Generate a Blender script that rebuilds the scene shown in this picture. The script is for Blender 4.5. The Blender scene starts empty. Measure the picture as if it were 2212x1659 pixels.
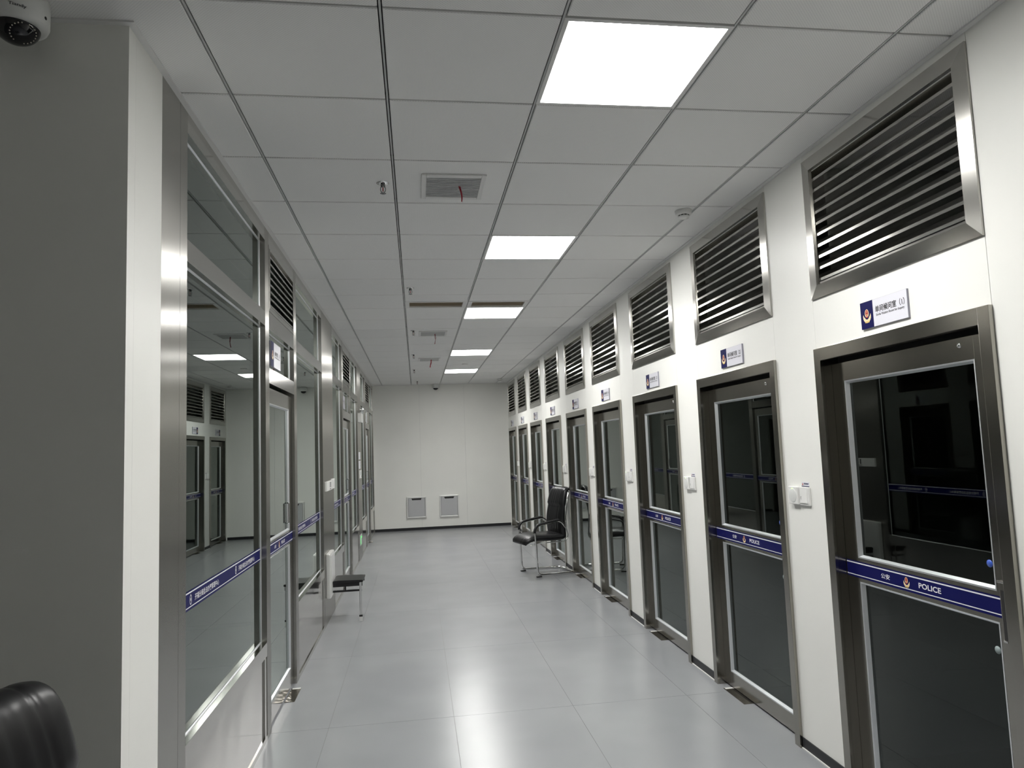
import bpy, bmesh, math, random
from mathutils import Matrix, Vector
random.seed(7)
PI = math.pi
SC = bpy.context.scene
COL = SC.collection

# ------------------------------------------------------------------ camera, world, exposure
W_PX, H_PX, F_PX = 2212.0, 1659.0, 1536.72
YAW, PITCH, ROLL = -0.1453, 0.0899, -0.0382
CAM_Z = 1.6083
cd = bpy.data.cameras.new('camera')
cd.sensor_fit = 'HORIZONTAL'
cd.sensor_width = 36.0
cd.lens = 36.0 * F_PX / W_PX
cd.shift_x = -14.57 / W_PX
cd.clip_start = 0.02
cam = bpy.data.objects.new('camera', cd)
COL.objects.link(cam)
cy, sy = math.cos(YAW), math.sin(YAW)
cp, sp = math.cos(PITCH), math.sin(PITCH)
fw = Vector((-sy * cp, cy * cp, sp))
rt = Vector((cy, sy, 0.0))
up = rt.cross(fw)
r2 = math.cos(ROLL) * rt + math.sin(ROLL) * up
u2 = -math.sin(ROLL) * rt + math.cos(ROLL) * up
m = Matrix((r2, u2, -fw)).transposed().to_4x4()
m.translation = (0, 0, CAM_Z)
cam.matrix_world = m
SC.camera = cam

wd = bpy.data.worlds.new('world')
SC.world = wd
wd.use_nodes = True
wd.node_tree.nodes['Background'].inputs[0].default_value = (0.8, 0.85, 0.9, 1)
wd.node_tree.nodes['Background'].inputs[1].default_value = 0.0
SC.view_settings.view_transform = 'Standard'
SC.view_settings.look = 'None'
SC.view_settings.exposure = 0.88
SC.view_settings.gamma = 1.0
SC.view_settings.use_curve_mapping = False
cyc = SC.cycles
cyc.use_denoising = True
cyc.max_bounces = 10
cyc.diffuse_bounces = 6
cyc.glossy_bounces = 6
cyc.transparent_max_bounces = 12
cyc.sample_clamp_indirect = 6.0
cyc.caustics_reflective = True
cyc.caustics_refractive = False
cyc.blur_glossy = 0.6
LAMP = 18.5            # glow of the diffusers
LAMP_W = 6.5         # each panel's downward beam

# ------------------------------------------------------------------ dimensions (metres)
XR, XL, YF, ZC = 1.955, -0.885, 15.0926, 3.02
DOOR_L = [3.222, 4.704, 6.197, 7.694, 9.110, 10.600, 12.085, 13.550, 14.985]   # far jamb of each right-hand door
DW = 1.085
Y_CORNER = 2.335

# ------------------------------------------------------------------ materials
MATS = {}
def mat(name, color=(0.8, 0.8, 0.8), rough=0.5, metal=0.0, spec=0.5, coat=0.0, coat_rough=0.05):
    mt = bpy.data.materials.new(name)
    mt.use_nodes = True
    b = mt.node_tree.nodes['Principled BSDF']
    b.inputs['Base Color'].default_value = (*color, 1)
    b.inputs['Roughness'].default_value = rough
    b.inputs['Metallic'].default_value = metal
    b.inputs['Specular IOR Level'].default_value = spec
    b.inputs['Coat Weight'].default_value = coat
    b.inputs['Coat Roughness'].default_value = coat_rough
    MATS[name] = mt
    return mt
def nd(mt, t, **kw):
    n = mt.node_tree.nodes.new(t)
    for k, v in kw.items():
        setattr(n, k, v)
    return n
def lk(mt, a, b):
    mt.node_tree.links.new(a, b)
def bsdf(mt):
    return mt.node_tree.nodes['Principled BSDF']
def noise_bump(mt, scale, strength, dist=0.001, detail=2.0, stretch=None):
    tc = nd(mt, 'ShaderNodeTexCoord')
    src = tc.outputs['Object']
    if stretch:
        mp = nd(mt, 'ShaderNodeMapping')
        mp.inputs['Scale'].default_value = stretch
        lk(mt, src, mp.inputs[0]); src = mp.outputs[0]
    n = nd(mt, 'ShaderNodeTexNoise')
    n.inputs['Scale'].default_value = scale
    n.inputs['Detail'].default_value = detail
    lk(mt, src, n.inputs['Vector'])
    bp = nd(mt, 'ShaderNodeBump')
    bp.inputs['Strength'].default_value = strength
    bp.inputs['Distance'].default_value = dist
    lk(mt, n.outputs['Fac'], bp.inputs['Height'])
    lk(mt, bp.outputs[0], bsdf(mt).inputs['Normal'])
    return n
def noise_color(mt, c1, c2, scale, detail=4.0, stretch=None):
    tc = nd(mt, 'ShaderNodeTexCoord')
    src = tc.outputs['Object']
    if stretch:
        mp = nd(mt, 'ShaderNodeMapping')
        mp.inputs['Scale'].default_value = stretch
        lk(mt, src, mp.inputs[0]); src = mp.outputs[0]
    n = nd(mt, 'ShaderNodeTexNoise')
    n.inputs['Scale'].default_value = scale
    n.inputs['Detail'].default_value = detail
    lk(mt, src, n.inputs['Vector'])
    cr = nd(mt, 'ShaderNodeValToRGB')
    cr.color_ramp.elements[0].position = 0.35
    cr.color_ramp.elements[1].position = 0.65
    cr.color_ramp.elements[0].color = (*c1, 1)
    cr.color_ramp.elements[1].color = (*c2, 1)
    lk(mt, n.outputs['Fac'], cr.inputs[0])
    lk(mt, cr.outputs[0], bsdf(mt).inputs['Base Color'])
    return cr

m_wall = mat('white_wall_panel', (0.80, 0.80, 0.76), 0.38, spec=0.35)
noise_color(m_wall, (0.855, 0.855, 0.815), (0.87, 0.87, 0.83), 3.0)
m_ceil = mat('perforated_ceiling_metal', (0.89, 0.89, 0.88), 0.55, spec=0.25)
def perforation(mt):
    tc = nd(mt, 'ShaderNodeTexCoord')
    sep = nd(mt, 'ShaderNodeSeparateXYZ')
    lk(mt, tc.outputs['Object'], sep.inputs[0])
    def mth(op, a, b=None):
        n = nd(mt, 'ShaderNodeMath', operation=op)
        for i, v in enumerate((a, b)):
            if v is None: continue
            if isinstance(v, (int, float)): n.inputs[i].default_value = v
            else: lk(mt, v, n.inputs[i])
        return n.outputs[0]
    p = 0.0105
    u = mth('DIVIDE', mth('ADD', sep.outputs[0], sep.outputs[1]), p)
    v = mth('DIVIDE', mth('SUBTRACT', sep.outputs[0], sep.outputs[1]), p)
    fu = mth('SUBTRACT', mth('FRACT', u), 0.5)
    fv = mth('SUBTRACT', mth('FRACT', v), 0.5)
    d = mth('SQRT', mth('ADD', mth('MULTIPLY', fu, fu), mth('MULTIPLY', fv, fv)))
    hole = mth('LESS_THAN', d, 0.20)
    mx = nd(mt, 'ShaderNodeMix', data_type='RGBA')
    lk(mt, hole, mx.inputs['Factor'])
    mx.inputs['A'].default_value = (0.89, 0.89, 0.88, 1)
    mx.inputs['B'].default_value = (0.70, 0.70, 0.70, 1)
    lk(mt, mx.outputs['Result'], bsdf(mt).inputs['Base Color'])
perforation(m_ceil)
m_ceilplain = mat('ceiling_trim_paint', (0.76, 0.76, 0.75), 0.5, spec=0.3)
m_tbar = mat('ceiling_grid_bar', (0.55, 0.56, 0.56), 0.4, spec=0.4)
m_floor = mat('grey_porcelain_tile', (0.26, 0.27, 0.285), 0.245, spec=0.6)
noise_color(m_floor, (0.275, 0.284, 0.299), (0.30, 0.309, 0.324), 1.6, 2.0)
m_grout = mat('tile_joint', (0.13, 0.13, 0.135), 0.7)
m_base = mat('black_skirting', (0.012, 0.013, 0.016), 0.45)
m_seal = mat('white_sealant', (0.72, 0.72, 0.70), 0.5)
m_ss = mat('brushed_stainless', (0.54, 0.53, 0.50), 0.14, 1.0)
noise_bump(m_ss, 1.0, 0.10, 0.002, 2.0, (3, 3, 3))
def brushed(mt, tangent, aniso):
    ge = nd(mt, 'ShaderNodeNewGeometry')
    cx = nd(mt, 'ShaderNodeVectorMath', operation='CROSS_PRODUCT')      # across the brushing, within the face
    cx.inputs[1].default_value = tangent
    lk(mt, ge.outputs['Normal'], cx.inputs[0])
    bsdf(mt).inputs['Anisotropic'].default_value = aniso
    lk(mt, cx.outputs[0], bsdf(mt).inputs['Tangent'])
m_ssv = mat('vertically_brushed_stainless', (0.50, 0.49, 0.46), 0.27, 1.0)
brushed(m_ssv, (0.02, 0.02, 1.0), 0.95)
m_ssp = mat('thin_stainless_sheet', (0.54, 0.525, 0.495), 0.10, 1.0)
noise_bump(m_ssp, 1.0, 0.35, 0.012, 1.0, (3.0, 3.0, 3.0))
m_ssd = mat('door_stainless', (0.38, 0.365, 0.33), 0.17, 1.0)
noise_bump(m_ssd, 1.0, 0.10, 0.002, 2.0, (4, 4, 2))
m_bead = mat('aluminium_bead', (0.80, 0.82, 0.84), 0.35, 0.85)
m_track_shade = mat('dark_track_and_gap_shade', (0.02, 0.02, 0.02), 0.6)  # tracks and slots; also paints the shade in the ceiling gaps
m_chrome = mat('chrome', (0.80, 0.80, 0.79), 0.06, 1.0)
m_alu = mat('satin_aluminium', (0.84, 0.84, 0.82), 0.30, 0.45)
m_leather = mat('black_leather', (0.008, 0.008, 0.009), 0.33, spec=0.38)
noise_bump(m_leather, 260.0, 0.18, 0.0006, 2.0)
m_blk = mat('black_plastic', (0.010, 0.010, 0.011), 0.35)
m_rubber = mat('black_rubber', (0.012, 0.012, 0.012), 0.7)
m_wplast = mat('white_plastic', (0.80, 0.80, 0.78), 0.35)
m_wplast2 = mat('off_white_plastic', (0.72, 0.73, 0.71), 0.4)
m_cool = mat('cool_white_acrylic', (0.76, 0.76, 0.82), 0.25)
m_edge = mat('acrylic_edge', (0.35, 0.35, 0.42), 0.3)
m_navy = mat('navy_print', (0.003, 0.004, 0.070), 0.45, spec=0.08)
m_blue = mat('blue_film', (0.005, 0.006, 0.085), 0.42, spec=0.15)
m_ink = mat('black_ink', (0.015, 0.015, 0.02), 0.5)
m_white = mat('white_print', (0.82, 0.82, 0.86), 0.45)
m_gold = mat('gold_print', (0.72, 0.50, 0.17), 0.4)
m_cream = mat('cream_print', (0.85, 0.68, 0.42), 0.4)
m_red = mat('red_print', (0.42, 0.03, 0.025), 0.4)
m_redrib = mat('red_ribbon_cloth', (0.30, 0.010, 0.025), 0.7)
m_grille = mat('grey_painted_grille', (0.45, 0.455, 0.45), 0.5)
m_dkmetal = mat('dark_nickel', (0.20, 0.20, 0.20), 0.22, 1.0)
m_tan = mat('tan_air_duct', (0.52, 0.44, 0.32), 0.6)
m_boxgrey = mat('silver_grey_cover', (0.52, 0.525, 0.535), 0.45, 0.2)
m_glow = mat('lamp_diffuser', (1, 1, 1), 0.5)
bsdf(m_glow).inputs['Emission Color'].default_value = (1.0, 0.99, 0.965, 1)
bsdf(m_glow).inputs['Emission Strength'].default_value = LAMP
m_green = mat('exit_sign_green', (0.02, 0.5, 0.06), 0.4)
bsdf(m_green).inputs['Emission Color'].default_value = (0.05, 1.0, 0.15, 1)
bsdf(m_green).inputs['Emission Strength'].default_value = 0.9
m_led = mat('tiny_green_light', (0.5, 0.9, 0.3), 0.4)
bsdf(m_led).inputs['Emission Color'].default_value = (0.6, 1.0, 0.35, 1)
bsdf(m_led).inputs['Emission Strength'].default_value = 1.0
m_lens = mat('clear_lamp_lens', (0.75, 0.78, 0.78), 0.08, 0.9)
m_smoke = mat('smoked_dome', (0.004, 0.004, 0.006), 0.05, spec=0.6)
m_dot = mat('infrared_dot', (0.62, 0.58, 0.50), 0.4)
m_sblue = mat('blue_sticker', (0.05, 0.12, 0.55), 0.3)
m_sgrey = mat('grey_sticker', (0.30, 0.36, 0.36), 0.4)
m_film = mat('protective_film', (0.34, 0.32, 0.28), 0.10, 0.9)
noise_bump(m_film, 30.0, 0.5, 0.004, 2.0)

def glass_mat(name, tint, ior=1.52):
    mt = bpy.data.materials.new(name)
    mt.use_nodes = True
    nt = mt.node_tree
    nt.nodes.remove(nt.nodes['Principled BSDF'])
    out = nt.nodes['Material Output']
    fr = nd(mt, 'ShaderNodeFresnel'); fr.inputs['IOR'].default_value = ior
    a = nd(mt, 'ShaderNodeMath', operation='MULTIPLY'); a.inputs[1].default_value = 2.0
    b = nd(mt, 'ShaderNodeMath', operation='ADD'); b.inputs[1].default_value = 1.0
    c = nd(mt, 'ShaderNodeMath', operation='DIVIDE', use_clamp=True)
    lk(mt, fr.outputs[0], a.inputs[0]); lk(mt, fr.outputs[0], b.inputs[0])
    lk(mt, a.outputs[0], c.inputs[0]); lk(mt, b.outputs[0], c.inputs[1])
    tr = nd(mt, 'ShaderNodeBsdfTransparent'); tr.inputs[0].default_value = (*tint, 1)
    gl = nd(mt, 'ShaderNodeBsdfGlossy'); gl.inputs['Roughness'].default_value = 0.0
    gl.inputs['Color'].default_value = (0.93, 1.0, 0.96, 1)
    mx = nd(mt, 'ShaderNodeMixShader')
    lk(mt, c.outputs[0], mx.inputs[0]); lk(mt, tr.outputs[0], mx.inputs[1]); lk(mt, gl.outputs[0], mx.inputs[2])
    lk(mt, mx.outputs[0], out.inputs['Surface'])
    return mt
m_glass = glass_mat('tinted_glass', (0.13, 0.155, 0.145))
m_glass2 = glass_mat('film_coated_glass', (0.11, 0.135, 0.125), 1.33)
m_gback = bpy.data.materials.new('glass_inner_face')
m_gback.use_nodes = True
_nt = m_gback.node_tree
_nt.nodes.remove(_nt.nodes['Principled BSDF'])
_t = _nt.nodes.new('ShaderNodeBsdfTransparent'); _t.inputs[0].default_value = (0.85, 0.9, 0.88, 1)
_nt.links.new(_t.outputs[0], _nt.nodes['Material Output'].inputs['Surface'])

# ------------------------------------------------------------------ mesh helpers
class MB:
    """collects shapes and links them as ONE mesh object"""
    def __init__(self):
        self.v, self.f, self.mi, self.mats, self.sm = [], [], [], [], []
    def slot(self, mt):
        if mt not in self.mats: self.mats.append(mt)
        return self.mats.index(mt)
    def add(self, vs, fs, mt, smooth=False):
        o = len(self.v); k = self.slot(mt)
        self.v += [tuple(p) for p in vs]
        for f in fs:
            self.f.append(tuple(i + o for i in f)); self.mi.append(k); self.sm.append(smooth)
        return self
    def box(self, x0, x1, y0, y1, z0, z1, mt, ch=0.0):
        if ch <= 0:
            vs = [(x, y, z) for x in (x0, x1) for y in (y0, y1) for z in (z0, z1)]
            fs = [(0, 1, 3, 2), (4, 6, 7, 5), (0, 4, 5, 1), (2, 3, 7, 6), (0, 2, 6, 4), (1, 5, 7, 3)]
            return self.add(vs, fs, mt)
        bm = bmesh.new()
        bmesh.ops.create_cube(bm, size=1.0)
        for v in bm.verts:
            v.co = Vector(((x0 + x1) / 2 + v.co.x * (x1 - x0), (y0 + y1) / 2 + v.co.y * (y1 - y0), (z0 + z1) / 2 + v.co.z * (z1 - z0)))
        bmesh.ops.bevel(bm, geom=list(bm.edges), offset=ch, segments=2, affect='EDGES', profile=0.6)
        return self.bm(bm, mt)
    def bm(self, bm, mt, smooth=False):
        bm.verts.index_update()
        self.add([v.co for v in bm.verts], [[v.index for v in f.verts] for f in bm.faces], mt, smooth)
        bm.free()
        return self
    def prism(self, poly, a, b, axis, mt, smooth=False):
        """poly in the two other axes (cyclic order), extruded from a to b along axis"""
        n = len(poly)
        def P(p, t):
            return {'x': (t, p[0], p[1]), 'y': (p[0], t, p[1]), 'z': (p[0], p[1], t)}[axis]
        vs = [P(p, a) for p in poly] + [P(p, b) for p in poly]
        o = len(self.v)
        fs = [(i, (i + 1) % n, n + (i + 1) % n, n + i) for i in range(n)]
        self.add(vs, fs, mt, smooth)
        k = self.slot(mt)
        self.f += [tuple(o + i for i in reversed(range(n))), tuple(o + n + i for i in range(n))]
        self.mi += [k, k]; self.sm += [False, False]
        return self
    def lathe(self, prof, c, mt, seg=24, axis='z', smooth=True):
        """prof: (radius, t) pairs; turned about the axis through c"""
        vs, fs = [], []
        n = len(prof)
        for s in range(seg):
            a = 2 * PI * s / seg
            for r, t in prof:
                x, y = r * math.cos(a), r * math.sin(a)
                p = {'z': (x, y, t), 'y': (x, t, y), 'x': (t, x, y)}[axis]
                vs.append((c[0] + p[0], c[1] + p[1], c[2] + p[2]))
        for s in range(seg):
            t = (s + 1) % seg
            for i in range(n - 1):
                fs.append((s * n + i, t * n + i, t * n + i + 1, s * n + i + 1))
        self.add(vs, fs, mt, smooth)
        return self
    def tube(self, pts, r, mt, seg=12, closed=False, caps=True):
        pts = [Vector(p) for p in pts]
        n = len(pts)
        vs, fs = [], []
        prev = None
        for i, p in enumerate(pts):
            if closed: d = pts[(i + 1) % n] - pts[i - 1]
            else: d = pts[min(i + 1, n - 1)] - pts[max(i - 1, 0)]
            d.normalize()
            if prev is None:
                a = Vector((0, 0, 1)) if abs(d.z) < 0.9 else Vector((1, 0, 0))
                nrm = d.cross(a).normalized()
            else:
                nrm = (prev - d * prev.dot(d)).normalized()
            prev = nrm
            b = d.cross(nrm)
            rr = r[i] if isinstance(r, (list, tuple)) else r
            for s in range(seg):
                t = 2 * PI * s / seg
                vs.append(p + nrm * (rr * math.cos(t)) + b * (rr * math.sin(t)))
        m_ = n if closed else n - 1
        for i in range(m_):
            j = (i + 1) % n
            for s in range(seg):
                t = (s + 1) % seg
                fs.append((i * seg + s, i * seg + t, j * seg + t, j * seg + s))
        if caps and not closed:
            fs.append(tuple(reversed(range(seg))))
            fs.append(tuple((n - 1) * seg + s for s in range(seg)))
        self.add(vs, fs, mt, True)
        return self
    def build(self, name, parent=None, mt=None):
        me = bpy.data.meshes.new(name)
        me.from_pydata(self.v, [], self.f)
        for k in self.mats: me.materials.append(k)
        me.polygons.foreach_set('material_index', self.mi)
        me.polygons.foreach_set('use_smooth', self.sm)
        bm = bmesh.new(); bm.from_mesh(me)
        bmesh.ops.recalc_face_normals(bm, faces=bm.faces)
        bm.to_mesh(me); bm.free()
        me.update()
        o = bpy.data.objects.new(name, me)
        COL.objects.link(o)
        if parent: o.parent = parent
        return o
    def build_raw(self, name, parent=None):
        """same, but keeps the face directions as given"""
        me = bpy.data.meshes.new(name)
        me.from_pydata(self.v, [], self.f)
        for k in self.mats: me.materials.append(k)
        me.polygons.foreach_set('material_index', self.mi)
        me.polygons.foreach_set('use_smooth', self.sm)
        me.update()
        o = bpy.data.objects.new(name, me)
        COL.objects.link(o)
        if parent: o.parent = parent
        return o

def fillet(pts, rad, n=6):
    """polyline with rounded corners"""
    pts = [Vector(p) for p in pts]
    out = [pts[0]]
    for i in range(1, len(pts) - 1):
        a, b, c = pts[i - 1], pts[i], pts[i + 1]
        r = rad[i] if isinstance(rad, dict) and i in rad else (rad if not isinstance(rad, dict) else 0.03)
        d1, d2 = (a - b), (c - b)
        r = min(r, d1.length * 0.49, d2.length * 0.49)
        p, q = b + d1.normalized() * r, b + d2.normalized() * r
        for k in range(n + 1):
            t = k / n
            out.append(p * (1 - t) ** 2 + b * (2 * t * (1 - t)) + q * t * t)
    out.append(pts[-1])
    return out

def thing(name, loc=(0, 0, 0), rz=0.0, label=None, cat=None, group=None, kind=None):
    o = bpy.data.objects.new(name, None)
    o.empty_display_size = 0.1
    COL.objects.link(o)
    o.location = loc
    o.rotation_euler = (0, 0, rz)
    tag(o, label, cat, group, kind)
    return o
def tag(o, label=None, cat=None, group=None, kind=None):
    for k, v in (('label', label), ('category', cat), ('group', group), ('kind', kind)):
        if v: o[k] = v
    return o
KIDS = {}
def kids(o):
    return [c for c in COL.objects if c.parent == o]
def copy_tree(o, loc=None, label=None, group=None):
    c = o.copy(); COL.objects.link(c)
    if loc is not None: c.location = loc
    if label: c['label'] = label
    if group: c['group'] = group
    for ch in kids(o):
        d = ch.copy(); COL.objects.link(d); d.parent = c
        for g in kids(ch):
            e = g.copy(); COL.objects.link(e); e.parent = d
    return c

def glyphs(body, height, mb, mt, x, z, y, align='CENTER', squeeze=1.0, bold=0.0, width=None):
    """lettering lying in the local x-z plane, facing -y, added to mb"""
    cu = bpy.data.curves.new('lettering', 'FONT')
    cu.body = body
    cu.size = 1.0
    cu.align_x = 'LEFT'
    cu.offset = bold
    cu.resolution_u = 3
    o = bpy.data.objects.new('lettering', cu)
    COL.objects.link(o)
    bpy.context.view_layer.update()
    me = bpy.data.meshes.new_from_object(o.evaluated_get(bpy.context.evaluated_depsgraph_get()))
    vs = [v.co.copy() for v in me.vertices]
    fs = [tuple(p.vertices) for p in me.polygons]
    bpy.data.objects.remove(o); bpy.data.curves.remove(cu); bpy.data.meshes.remove(me)
    if not vs: return
    x0, x1 = min(v.x for v in vs), max(v.x for v in vs)
    z0, z1 = min(v.y for v in vs), max(v.y for v in vs)
    s = height / (z1 - z0)
    sx = s * squeeze if width is None else width / (x1 - x0)
    off = {'LEFT': 0.0, 'CENTER': -(x1 - x0) * sx / 2}[align]
    mb.add([(x + off + (v.x - x0) * sx, y, z + (v.y - (z0 + z1) / 2) * s) for v in vs], fs, mt)

def ellipse(cx, cz, rx, rz, n=24, a0=0.0, a1=2 * PI):
    return [(cx + rx * math.cos(a0 + (a1 - a0) * i / n), cz + rz * math.sin(a0 + (a1 - a0) * i / n)) for i in range(n)]
def flat(mb, poly, y, mt):
    mb.add([(p[0], y, p[1]) for p in poly], [tuple(range(len(poly)))], mt)
def badge(s, x, z, y):
    """round shield with wreath, s tall, facing -y"""
    mb = MB()
    # wreath: crescent open at the top with scalloped tips
    out, inn = [], []
    n = 28
    for i in range(n + 1):
        a = math.radians(155 + 230 * i / n)
        w = 1.0 + 0.05 * (i % 2)
        tip = min(1.0, min(i, n - i) / 6.0)
        out.append((x + s * 0.43 * w * math.cos(a), z - s * 0.08 + s * 0.42 * w * math.sin(a)))
        k = 0.43 - 0.17 * tip
        inn.append((x + s * k * math.cos(a), z - s * 0.02 + s * (0.40 - 0.14 * tip) * math.sin(a)))
    o = len(mb.v)
    mb.add([(p[0], y, p[1]) for p in out + inn], [(i, i + 1, n + 2 + i, n + 1 + i) for i in range(n)], m_cream)
    flat(mb, [(x - s * .22, z - s * .40), (x + s * .22, z - s * .40), (x + s * .26, z - s * .50), (x, z - s * .53), (x - s * .26, z - s * .50)], y - .0001, m_gold)
    flat(mb, ellipse(x, z + s * .10, s * .29, s * .38), y - .0002, m_navy)
    flat(mb, ellipse(x, z + s * .16, s * .22, s * .30), y - .0003, m_cream)
    flat(mb, ellipse(x, z + s * .19, s * .165, s * .225), y - .0004, m_red)
    flat(mb, [(x - s * .12, z - s * .15), (x + s * .12, z - s * .15), (x + s * .14, z - s * .06), (x - s * .14, z - s * .06)], y - .0005, m_red)
    flat(mb, [(x - s * .09, z + s * .04), (x + s * .09, z + s * .04), (x + s * .065, z + s * .10), (x - s * .065, z + s * .10)], y - .0005, m_gold)
    star = []
    for i in range(10):
        r = s * (.075 if i % 2 == 0 else .03); a = PI / 2 + i * PI / 5
        star.append((x + r * math.cos(a), z + s * .28 + r * math.sin(a)))
    flat(mb, star, y - .0005, m_gold)
    return mb

def shield(mb, s, x, z, y):
    """white outline crest, s tall"""
    n = 20
    o = ellipse(x, z, s * .33, s * .5, n); i_ = ellipse(x, z, s * .24, s * .40, n)
    mb.add([(p[0], y, p[1]) for p in o + i_], [(k, (k + 1) % n, n + (k + 1) % n, n + k) for k in range(n)], m_white)
    flat(mb, ellipse(x, z + s * .02, s * .10, s * .17, 12), y, m_white)
    flat(mb, [(x - s * .06, z + s * .50), (x + s * .06, z + s * .50), (x, z + s * .60)], y, m_white)

# ------------------------------------------------------------------ the setting: floor, ceiling, walls
X0, Y0, X1 = -4.0, -3.0, 4.0
def build_floor():
    mb = MB()
    mb.box(X0, X1, Y0, YF, -0.10, -0.0012, m_grout)
    tx, ty, fx, fy, g = 0.7399, 1.5, -0.5561, 4.5053, 0.0011
    for i in range(-5, 7):
        for j in range(-6, 9):
            a, b = max(fx + i * tx, X0), min(fx + (i + 1) * tx, X1)
            c, d = max(fy + j * ty, Y0), min(fy + (j + 1) * ty, YF)
            if b - a < .02 or d - c < .02: continue
            mb.box(a + g, b - g, c + g, d - g, -0.0012, 0.0, m_floor)
    tag(mb.build('floor'), 'grey porcelain tile floor of long tiles with thin joints', 'floor', kind='structure')
build_floor()

LAMPS = [2.18, 4.58, 6.98, 9.98, 12.38]
CX0, CY0, TS = -0.6818, 2.1804, 0.6
GR_AC = [(-0.078, 6.675, 0.518, 6.98), (0.522, 6.675, 1.118, 6.98)]
def build_ceiling():
    mb = MB()
    mb.box(X0, X1, Y0, YF, ZC + 0.030, ZC + 0.06, m_track_shade)  # backing coloured near-black to paint the shade above the tiles
    gx, gy, ch, th = 0.0080, 0.0054, 0.003, 0.014
    for i in range(-6, 7):
        for j in range(-9, 23):
            x0, x1 = CX0 + TS * i, CX0 + TS * (i + 1)
            y0, y1 = CY0 + TS * j, CY0 + TS * (j + 1)
            if i == 2 and any(abs(y0 - l) < .05 for l in LAMPS): continue          # lamps sit here
            if i in (1, 2) and abs(y0 - 6.38) < .05: y1 = 6.675                     # air slots take the rest of this row
            x0, x1, y0, y1 = max(x0, X0), min(x1, X1), max(y0, Y0), min(y1, YF)
            if x1 - x0 < .05 or y1 - y0 < .05: continue
            a, b, c, d = x0 + gx, x1 - gx, y0 + gy, y1 - gy
            z0, z1, z2 = ZC, ZC + ch, ZC + th
            vs = [(a + ch, c + ch, z0), (b - ch, c + ch, z0), (b - ch, d - ch, z0), (a + ch, d - ch, z0),
                  (a, c, z1), (b, c, z1), (b, d, z1), (a, d, z1),
                  (a, c, z2), (b, c, z2), (b, d, z2), (a, d, z2)]
            fs = [(3, 2, 1, 0)]
            for k in range(4):
                q = (k + 1) % 4
                fs += [(k, q, 4 + q, 4 + k), (4 + k, 4 + q, 8 + q, 8 + k)]
            mb.add(vs, fs, m_ceil)
    for i in range(-6, 8):                                                          # carrying bars between the columns
        x = CX0 + TS * i
        if X0 < x < X1: mb.box(x - .0035, x + .0035, Y0, YF, ZC + .004, ZC + .030, m_tbar)
    for j in range(-9, 24):  # strips in the cross gaps, their dark colour standing in for shade
        y = CY0 + TS * j
        if Y0 < y < YF and not 6.6 < y < 6.9: mb.box(X0, X1, y - .0015, y + .0015, ZC + .020, ZC + .030, m_track_shade)
    tag(mb.build_raw('ceiling'), 'suspended ceiling of square perforated metal tiles', 'ceiling', kind='structure')
build_ceiling()

def right_wall():
    mb = MB()
    T, g = 0.10, 0.0009
    ends = [Y0] + DOOR_L
    mb_piers = []
    for i in range(len(DOOR_L)):
        a = Y0 if i == 0 else DOOR_L[i - 1] + 0.002
        b = DOOR_L[i] - DW + 0.003
        mb.box(XR, XR + T, a + g, b - g, 0, ZC, m_wall)
        r, l = b, DOOR_L[i] + 0.002
        jw = 0.020
        mb.box(XR, XR + T, r + g, l - g, 2.012, 2.322, m_wall)
        mb.box(XR, XR + T, r + g, l - g, 2.938, ZC, m_wall)
        for p, q in ((r + g, r + jw + .022), (l - jw - .022, l - g)):
            mb.box(XR, XR + T, p, q, 2.322, 2.938, m_wall)
        for p, q in ((r + g, r + jw), (l - jw, l - g)):
            mb.box(XR, XR + T, p, q, 0, 2.012, m_wall)
    mb.box(XR, XR + T, DOOR_L[-1] + .002 + g, YF, 0, ZC, m_wall)
    tag(mb.build('wall_right'), 'white panel wall with the row of sliding doors', 'wall', kind='structure')
right_wall()

def far_wall():
    mb = MB()
    xs = [XL, 0.077, 1.020, XR + .1]
    for a, b in zip(xs[:-1], xs[1:]):
        mb.box(a + (0 if a == XL else .0012), b - .0012, YF, YF + .10, 0, ZC + .06, m_wall)
    mb.box(XL, XR, YF + .02, YF + .10, 0, ZC + .05, m_tbar)
    tag(mb.build('wall_far'), 'white panel wall closing the far end of the corridor', 'wall', kind='structure')
    tag(MB().box(XL + .001, XR - .019, YF - .008, YF, 0.0, 0.055, m_base).build('baseboard_far'), 'black skirting along the far white wall', 'skirting', kind='structure')
far_wall()

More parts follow.
